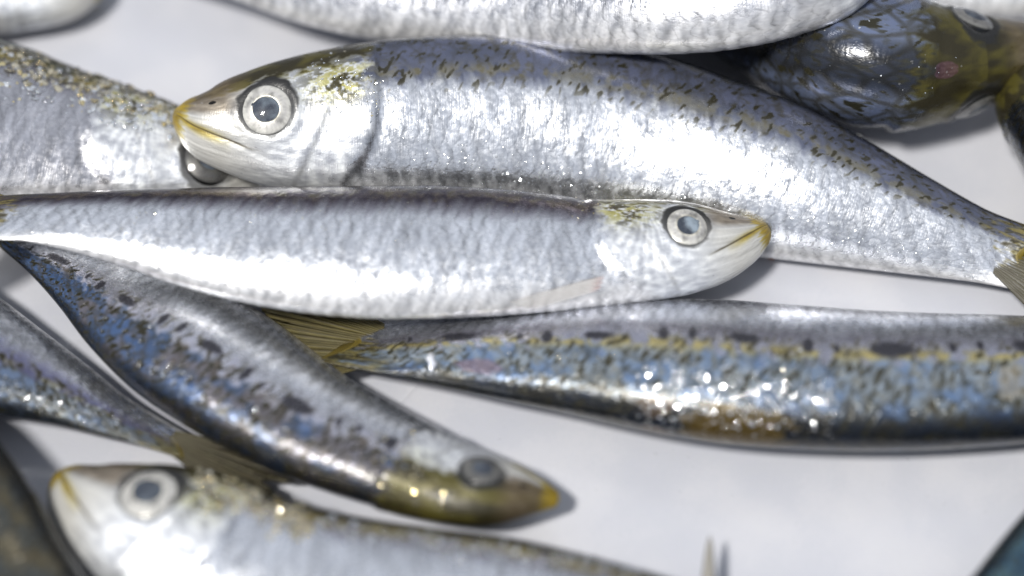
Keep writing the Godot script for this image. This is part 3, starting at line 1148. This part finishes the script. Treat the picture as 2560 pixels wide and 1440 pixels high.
	var Hf := make_fish({"seed": 10.6, "roll": 0.0, "stiff": 0.1, "skin": s, "eye_px": [522, 395, 66], "iris": 0.1, "eye_out": 0.0, "N": 150, "label": "silver sardine with a dark green back, its head under the arched fish's snout",
		"edges": [[700, 395, 700, 425], [650, 345, 650, 465], [570, 310, 570, 500], [470, 283, 470, 515], [380, 245, 380, 525], [250, 203, 250, 532], [100, 150, 100, 538], [0, 110, 0, 545], [-200, 60, -200, 555], [-500, 20, -500, 580], [-800, 40, -800, 520], [-1100, 110, -1100, 420], [-1300, 170, -1300, 330]]})

	# corner fish, jaw only
	s = plain_skin.duplicate()
	s.merge({"patches": [[0.14, 0.36, 0.05, 0.05, Color(0.42, 0.26, 0.26), 0.8], [0.17, 0.44, 0.05, 0.06, Color(0.30, 0.30, 0.24), 0.7]]}, true)
	make_fish({"seed": 11.1, "roll": 6.0, "skin": s, "show_eye": false, "N": 110, "R": 48, "tex": [768, 192], "label": "sardine of which only the reddish lower jaw enters the picture",
		"edges": [[240, -80, 238, -40], [215, -120, 205, 15], [150, -150, 135, 62], [50, -180, 40, 82], [-80, -210, -90, 100], [-250, -230, -260, 110], [-500, -220, -500, 100], [-800, -180, -800, 60], [-1000, -120, -1000, 0]]})

	# silver belly along the top
	s = plain_skin.duplicate()
	s.merge({"cb": 0.6, "silver": Color(0.72, 0.73, 0.76)}, true)
	var Tf := make_fish({"seed": 12.5, "roll": 4.0, "skin": s, "show_eye": false, "N": 150, "lift": [26.0, 20.0, 11.0, 5.0, 4.0], "label": "pale silver sardine lying behind the arched fish, seen from belly to flank",
		"edges": [[2330, -290, 2320, -255], [2260, -310, 2240, -180], [2170, -320, 2120, -80], [2080, -320, 2010, 5], [1980, -320, 1930, 72], [1850, -320, 1820, 118], [1700, -320, 1690, 136], [1550, -320, 1540, 134], [1350, -310, 1340, 125], [1150, -290, 1140, 112], [950, -260, 930, 95], [780, -230, 750, 55], [620, -200, 600, 0], [450, -180, 440, -50], [330, -170, 320, -90]]})

	# fish seen from above, head at the edge
	s = plain_skin.duplicate()
	s.merge({"cb": 0.2, "back1": Color(0.37, 0.41, 0.51), "back2": Color(0.36, 0.39, 0.46), "back3": Color(0.26, 0.26, 0.24), "scale": 0.5, "spots": 0.8, "dash": 1.0, "dash_t": 0.66, "back_metal": 0.3, "head_gold": 0.3, "crown": 0.35, "patches": [[0.20, 0.985, 0.012, 0.03, Color(0.34, 0.22, 0.28), 0.6]]}, true)
	var Rf := make_fish({"seed": 13.8, "roll": [54.0, 20.0], "stiff": 0.1, "fat": 1.25, "skin": s, "both_eyes": true, "eye": Vector2(0.152, 0.50), "eye_size": 0.027, "eye_out": 0.85, "iris": 0.3, "lift": [6.0, 2.0, 0.0, 0.0, 0.0], "N": 180, "label": "dark olive headed sardine seen from above with both eyes showing",
		"edges": [[2660, 120, 2650, 85], [2620, 180, 2600, 62], [2540, 226, 2500, 50], [2440, 277, 2390, 36], [2320, 308, 2280, 10], [2200, 312, 2170, -25], [2080, 277, 2078, -45], [1985, 232, 1998, -45], [1890, 180, 1925, -40], [1780, 115, 1830, -60], [1660, 45, 1720, -100], [1530, -30, 1580, -150], [1360, -130, 1385, -210], [1180, -210, 1200, -280], [1020, -270, 1035, -330], [900, -315, 910, -360]]})

	# dark back at the right edge
	s = plain_skin.duplicate()
	s.merge({"cb": 0.0, "back1": Color(0.24, 0.28, 0.36), "back2": Color(0.30, 0.32, 0.36), "scale": 0.5}, true)
	make_fish({"seed": 14.9, "roll": 40.0, "skin": s, "show_eye": false, "N": 110, "R": 48, "tex": [768, 192], "label": "dark blue sardine back passing under the olive headed fish",
		"edges": [[2468, 215, 2490, 195], [2488, 258, 2640, 180], [2515, 335, 2740, 240], [2560, 425, 2830, 330], [2640, 540, 2920, 420], [2760, 680, 3000, 540], [2900, 800, 3090, 680], [3050, 900, 3150, 820]]})

	# silver flank behind the head at the top
	s = plain_skin.duplicate()
	make_fish({"seed": 15.7, "roll": 4.0, "skin": s, "show_eye": false, "N": 110, "R": 48, "tex": [768, 192], "label": "bright silver sardine belly behind the olive headed fish",
		"edges": [[3000, -60, 3000, -30], [2900, -140, 2890, 0], [2750, -200, 2740, 35], [2600, -230, 2590, 48], [2450, -240, 2440, 45], [2300, -240, 2290, 22], [2150, -230, 2140, -15], [1950, -220, 1940, -60], [1800, -200, 1800, -110]]})

	# teal back in the lower corner
	s = plain_skin.duplicate()
	s.merge({"cb": 0.0, "back1": Color(0.18, 0.30, 0.40), "back2": Color(0.28, 0.40, 0.46), "back3": Color(0.12, 0.14, 0.14), "scale": 0.4, "gold": 0.0}, true)
	make_fish({"seed": 16.3, "roll": 40.0, "skin": s, "show_eye": false, "N": 110, "R": 48, "tex": [768, 192], "label": "teal blue sardine back alone at the slab's bare corner",
		"edges": [[2120, 1850, 2150, 1880], [2180, 1750, 2290, 1860], [2280, 1620, 2440, 1790], [2360, 1520, 2560, 1700], [2430, 1440, 2660, 1620], [2490, 1365, 2720, 1540], [2560, 1285, 2780, 1450], [2650, 1190, 2840, 1340], [2750, 1100, 2890, 1230], [2830, 1040, 2920, 1130]]})
	# paint all skins at once, then dress the bodies
	var job := WorkerThreadPool.add_group_task(func(i: int): skin_pixels(pending[i]), pending.size())
	WorkerThreadPool.wait_for_group_task_completion(job)
	for F in pending:
		F.body.set_surface_override_material(0, skin_material(F))
	fish = {"A": A, "B": B, "C": C, "D": D, "E": E, "F": Fi, "H": Hf, "R": Rf, "T": Tf}


var fish := {}


# ==================================================================== water and crumbs
func on_skin(F: Dictionary, px: Vector2) -> Array:
	# (point, outward normal) on the side of a fish that shows at px
	if not F.has("grid"):
		var g := []
		for i in 181:
			var t := 0.01 + 0.97 * i / 180.0
			var fr := frame_at(F, t)
			for j in 49:
				var al := TAU * (j / 48.0 - 0.1)
				var q := section(al)
				var th := thickness(t) * float(F.fat)
				var out: Vector3 = (fr.lat * q.x + fr.dv * q.y * th).normalized()
				var w: Vector3 = fr.p + fr.lat * q.x * fr.a * th + fr.dv * q.y * fr.a
				if out.dot(cam_pos - w) > 0.0:
					g.append([to_px(w), t, al, out])
		F.grid = g
		var near := {}
		for q in g:
			var key := Vector2i((q[0] / 48.0).floor())
			if not near.has(key):
				near[key] = []
			near[key].append(q)
		F.near = near
	var best := 1e18
	var hit: Array = []
	var cell := Vector2i((px / 48.0).floor())
	for ix in 3:
		for iy in 3:
			for q in F.near.get(cell + Vector2i(ix - 1, iy - 1), []):
				var d: float = px.distance_squared_to(q[0])
				if d < best:
					best = d
					hit = q
	if hit.is_empty():
		for q in F.grid:
			var d: float = px.distance_squared_to(q[0])
			if d < best:
				best = d
				hit = q
	var t: float = hit[1] + rng.randf_range(-0.0027, 0.0027)
	var al: float = hit[2] + rng.randf_range(-0.065, 0.065)
	return [skin_point(F, frame_at(F, t), t, al), hit[3]]


func drop_into(st: SurfaceTool, p: Vector3, n: Vector3, r: float, tall: float, stretch: float, turn: float) -> void:
	var b := basis_on(n, Vector3(cos(turn), 0.31, sin(turn)))
	var rings := 3
	var seg := 8
	for i in rings:
		for j in seg:
			var q := []
			for k in [[i, j], [i, j + 1], [i + 1, j], [i + 1, j + 1]]:
				var th: float = PI * 0.5 * k[0] / rings
				var an: float = TAU * (int(k[1]) % seg) / seg
				var l := Vector3(cos(an) * cos(th) * r * stretch, sin(th) * r * tall, sin(an) * cos(th) * r)
				var nn := Vector3(cos(an) * cos(th) * tall / stretch, sin(th), sin(an) * cos(th) * tall).normalized()
				q.append([p + b * l, b * nn])
			for k in [0, 1, 2, 1, 3, 2]:
				st.set_normal(q[k][1])
				st.add_vertex(q[k][0])


func film_along(F: Dictionary, t0: float, t1: float, toward: float, high: float, wide: float, label: String) -> void:
	# water drawn up against the fish where it lies in the wet, thinning out over the slab
	var rows := []
	var n := 90
	for i in n + 1:
		var f := i / float(n)
		var t := lerpf(t0, t1, f)
		var fr := frame_at(F, t)
		var h := Vector3(fr.tan.z, 0, -fr.tan.x).normalized()
		if h.z * toward < 0:
			h = -h
		var taper := sstep(0.0, 0.12, f) * sstep(1.0, 0.88, f)
		var best := -1e9
		var foot := Vector3.ZERO
		for k in 64:
			var w := skin_point(F, fr, t, TAU * k / 64.0)
			if w.y < high * 1.6 and (w - fr.p).dot(h) > best:
				best = (w - fr.p).dot(h)
				foot = w
		var wob := 1.0 + 0.25 * sin(t * 37.0 + F.seed) + 0.15 * sin(t * 83.0)
		var wd := wide * wob * (0.25 + 0.75 * taper)
		var row := []
		for k in 12:
			var u := k / 11.0
			var y := high * taper * (0.30 + 0.70 * pow(1.0 - minf(u / 0.6, 1.0), 2.2))
			y *= sqrt(maxf(1.0 - pow(maxf(u - 0.72, 0.0) / 0.28, 2.0), 0.0))
			var p := foot + h * (wd * u - 0.0006)
			row.append(Vector3(p.x, 0.00012 + maxf(y, 0.0), p.z))
		rows.append(row)
	var st := SurfaceTool.new()
	st.begin(Mesh.PRIMITIVE_TRIANGLES)
	st.set_smooth_group(0)
	for i in n:
		for k in 11:
			for q in [[i, k], [i + 1, k], [i, k + 1], [i + 1, k], [i + 1, k + 1], [i, k + 1]]:
				st.add_vertex(rows[q[0]][q[1]])
	st.generate_normals()
	var o := MeshInstance3D.new()
	o.name = numbered("water_film")
	o.mesh = st.commit()
	o.set_surface_override_material(0, M.film)
	o.set_meta("kind", "structure")
	o.set_meta("label", label)
	o.set_meta("category", "water")
	add_child(o)


func chip(p: Vector3, n: Vector3, outline: Array, thick: float, turn: float) -> ArrayMesh:
	# a small flat piece with an uneven outline and a slight dome
	var st := SurfaceTool.new()
	st.begin(Mesh.PRIMITIVE_TRIANGLES)
	st.set_smooth_group(0)
	var b := basis_on(n, Vector3(cos(turn), 0.1, sin(turn)))
	var m := outline.size()
	for i in m:
		var u: Vector2 = outline[i]
		var w: Vector2 = outline[(i + 1) % m]
		var top := b * Vector3(0, thick, 0)
		var pu := b * Vector3(u.x, thick * 0.55, u.y)
		var pw := b * Vector3(w.x, thick * 0.55, w.y)
		var bu := b * Vector3(u.x, -thick * 0.6, u.y)
		var bw := b * Vector3(w.x, -thick * 0.6, w.y)
		for v in [top, pw, pu, pu, pw, bu, pw, bw, bu]:
			st.add_vertex(p + v)
	st.generate_normals()
	return st.commit()


func build_small_things() -> void:
	var water := plain(Color(1, 1, 1, 0.05), 0.04)
	water.transparency = BaseMaterial3D.TRANSPARENCY_ALPHA
	M.water = water
	var film := plain(Color(1, 1, 1, 0.03), 0.05)
	film.transparency = BaseMaterial3D.TRANSPARENCY_ALPHA
	film.metallic_specular = 0.45
	M.film = film
	film_along(fish.D, 0.20, 0.985, 1.0, 0.0011, 0.0038, "thin clear water film along the gold seamed fish's back")
	film_along(fish.A, 0.60, 0.97, 1.0, 0.0008, 0.0032, "thin clear water film along the arched fish's belly")
	film_along(fish.F, 0.55, 0.985, 1.0, 0.0009, 0.0034, "thin clear water film along the narrow dark blue fish")
	film_along(fish.C, 0.10, 0.55, -1.0, 0.0007, 0.0026, "thin clear water film along the slanting fish's flank")
	# beads of water caught on the skins
	var st := SurfaceTool.new()
	st.begin(Mesh.PRIMITIVE_TRIANGLES)
	var lines := [["D", 1610, 985, 2080, 1000, 38.0, 130, 0.16, 0.55], ["D", 1560, 1050, 1850, 1100, 10.0, 16, 0.12, 0.3], ["H", 20, 150, 430, 265, 22.0, 46, 0.15, 0.5], ["A", 800, 170, 960, 240, 28.0, 26, 0.1, 0.3], ["A", 470, 275, 560, 300, 12.0, 10, 0.1, 0.3], ["A", 1000, 350, 1900, 560, 45.0, 70, 0.05, 0.14], ["E", 500, 1195, 760, 1300, 22.0, 40, 0.15, 0.5], ["E", 760, 1300, 1560, 1420, 12.0, 46, 0.12, 0.4], ["C", 930, 1110, 1100, 1230, 40.0, 12, 0.12, 0.35], ["C", 500, 720, 860, 980, 20.0, 12, 0.06, 0.14], ["F", 0, 975, 290, 1055, 8.0, 40, 0.1, 0.3], ["B", 1140, 470, 1520, 502, 4.0, 26, 0.1, 0.26], ["B", 1450, 520, 1600, 540, 14.0, 10, 0.07, 0.16], ["R", 2100, 60, 2420, 230, 60.0, 14, 0.08, 0.22]]
	for l in lines:
		for k in l[6]:
			var f := rng.randf()
			var px := Vector2(lerpf(l[1], l[3], f) + rng.randfn(0, 6.0), lerpf(l[2], l[4], f) + rng.randfn(0, l[5]))
			var hit := on_skin(fish[l[0]], px)
			var r := lerpf(l[7], l[8], pow(rng.randf(), 2.2)) * 0.001
			drop_into(st, hit[0] - hit[1] * r * 0.05, hit[1], r * 1.2, rng.randf_range(0.07, 0.28), rng.randf_range(1.0, 1.7), rng.randf_range(-0.7, 0.7))
	for q in [[2152, 326, 0.45], [1640, 1135, 0.3], [2270, 1150, 0.25], [1490, 1225, 0.2], [1150, 1080, 0.2], [1700, 1230, 0.25]]:
		var wp: Vector3 = at_height(Vector2(q[0], q[1]), 0.0001) if q[1] > 400 else on_skin(fish.A, Vector2(q[0], q[1]))[0]
		drop_into(st, wp, Vector3.UP, q[2] * 0.001, 0.5, 1.4, 0.3)
	for k in 70:
		var wp := at_height(Vector2(rng.randf_range(700, 2560), rng.randf_range(880, 1440)), 0.0001)
		drop_into(st, wp, Vector3.UP, rng.randf_range(0.05, 0.22) * 0.001, rng.randf_range(0.1, 0.4), rng.randf_range(1.0, 2.2), rng.randf_range(-0.6, 0.6))
	var drops := MeshInstance3D.new()
	drops.name = "water_beads"
	drops.mesh = st.commit()
	drops.set_surface_override_material(0, M.water)
	drops.set_meta("kind", "stuff")
	drops.set_meta("label", "tiny clear beads of water on the fish skins")
	drops.set_meta("category", "water")
	add_child(drops)
	# tilted loose scales that catch the sun
	var glint := plain(Color.WHITE, 0.16, 0.9)
	glint.vertex_color_use_as_albedo = true
	M.glint = glint
	var white := Color(0.78, 0.80, 0.82)
	var golden := Color(0.72, 0.60, 0.30)
	var showers := [["D", 1600, 985, 2090, 1000, 42.0, 520, 0.10, 0.34, white], ["D", 1100, 870, 2500, 925, 16.0, 90, 0.06, 0.18, golden], ["H", 0, 160, 430, 275, 26.0, 260, 0.16, 0.65, golden], ["H", 0, 180, 430, 290, 30.0, 200, 0.14, 0.6, white], ["A", 780, 170, 960, 260, 38.0, 150, 0.06, 0.22, white], ["A", 830, 170, 960, 260, 30.0, 60, 0.06, 0.2, golden], ["A", 960, 370, 1900, 560, 55.0, 900, 0.05, 0.16, white], ["A", 1950, 560, 2450, 680, 28.0, 250, 0.05, 0.15, white], ["E", 500, 1195, 780, 1310, 24.0, 320, 0.16, 0.65, golden], ["E", 780, 1310, 1600, 1430, 12.0, 320, 0.12, 0.5, white], ["C", 930, 1110, 1100, 1240, 45.0, 60, 0.1, 0.26, golden], ["C", 180, 660, 900, 1150, 60.0, 90, 0.04, 0.12, white], ["F", 0, 960, 300, 1055, 16.0, 110, 0.06, 0.22, white], ["B", 300, 540, 1450, 545, 30.0, 160, 0.03, 0.09, golden], ["B", 1440, 515, 1600, 540, 14.0, 60, 0.05, 0.16, golden], ["R", 2050, 40, 2420, 260, 80.0, 30, 0.05, 0.16, white]]
	var tools := {}
	for l in showers:
		if not tools.has(l[0]):
			tools[l[0]] = SurfaceTool.new()
			tools[l[0]].begin(Mesh.PRIMITIVE_TRIANGLES)
		for k in l[6]:
			var f := rng.randf()
			var px := Vector2(lerpf(l[1], l[3], f) + rng.randfn(0, 6.0), lerpf(l[2], l[4], f) + rng.randfn(0, l[5]))
			var hit := on_skin(fish[l[0]], px)
			var r := lerpf(l[7], l[8], pow(rng.randf(), 2.0)) * 0.001
			var nn: Vector3 = (hit[1] + Vector3(rng.randfn(0, 0.3), rng.randfn(0, 0.3), rng.randfn(0, 0.3))).normalized()
			tools[l[0]].set_color((l[9] as Color).lerp(white, rng.randf() * 0.6))
			drop_into(tools[l[0]], hit[0] + hit[1] * r * 0.08, nn, r, 0.10, rng.randf_range(1.0, 1.7), rng.randf_range(-0.9, 0.9))
	for key in tools:
		var sc := part("loose_scales", tools[key].commit(), M.glint, fish[key].root)
		sc.set_meta("kind", "stuff")
	# loose scale on the tail of the gold-seamed fish
	var at := on_skin(fish.D, Vector2(1075, 903))
	var flake := MeshInstance3D.new()
	flake.name = "loose_scale"
	flake.mesh = chip(at[0] + at[1] * 0.0001, at[1], [Vector2(-0.0016, -0.0003), Vector2(-0.0011, -0.0008), Vector2(-0.0001, -0.0007), Vector2(0.0006, -0.0009), Vector2(0.0014, -0.0002), Vector2(0.0019, 0.0002), Vector2(0.0009, 0.0005), Vector2(0.0001, 0.0003), Vector2(-0.0008, 0.0006)], 0.00022, 1.35)
	flake.set_surface_override_material(0, M.flake)
	tag(flake, "small white loose scale stuck by the gold seamed fish's tail", "scale")
	add_child(flake)
	var crumb := MeshInstance3D.new()
	crumb.name = "crumb"
	var cp := at_height(Vector2(1927, 640), 0.0006)
	crumb.mesh = chip(cp, Vector3.UP, [Vector2(-0.0009, 0.0), Vector2(-0.0004, -0.0005), Vector2(0.0005, -0.0004), Vector2(0.0009, 0.0001), Vector2(0.0003, 0.0005), Vector2(-0.0005, 0.0004)], 0.0006, 0.2)
	crumb.set_surface_override_material(0, M.crumb)
	tag(crumb, "tiny orange crumb on the marble by the slim fish's snout", "crumb")
	add_child(crumb)
	# raised rays of the back fin of the yellow-mouthed fish
	var E: Dictionary = fish.E
	var fst := SurfaceTool.new()
	fst.begin(Mesh.PRIMITIVE_TRIANGLES)
	fst.set_smooth_group(0)
	for q in [[1775, 1338, 1772, 0.0013]]:
		var bt := 0.6
		for i in 200:
			var t := 0.4 + 0.4 * i / 200.0
			var fr := frame_at(E, t)
			if to_px(fr.p + fr.dv * fr.a).x > q[2]:
				bt = t
				break
		var fb := frame_at(E, bt)
		var foot: Vector3 = fb.p + fb.dv * fb.a * 0.9
		var tip := at_height(Vector2(q[0], q[1]), foot.y + 0.002)
		var side: Vector3 = fb.tan * float(q[3])
		var nrm := Vector3.UP * 0.00018
		for k in 10:
			var u0 := k / 10.0
			var u1 := (k + 1) / 10.0
			var w0 := sqrt(1.0 - u0)
			var w1 := sqrt(1.0 - u1)
			var p0 := foot.lerp(tip, u0)
			var p1 := foot.lerp(tip, u1)
			var ring0 := [p0 - side * w0, p0 + nrm, p0 + side * w0, p0 - nrm]
			var ring1 := [p1 - side * w1, p1 + nrm, p1 + side * w1, p1 - nrm]
			for e in 4:
				var f := (e + 1) % 4
				for v in [ring0[e], ring1[e], ring0[f], ring0[f], ring1[e], ring1[f]]:
					fst.set_color(Color(0.30, 0.29, 0.26, 0.9))
					fst.add_vertex(v)
	fst.generate_normals()
	part("dorsal_fin", fst.commit(), M.fin, E.root)
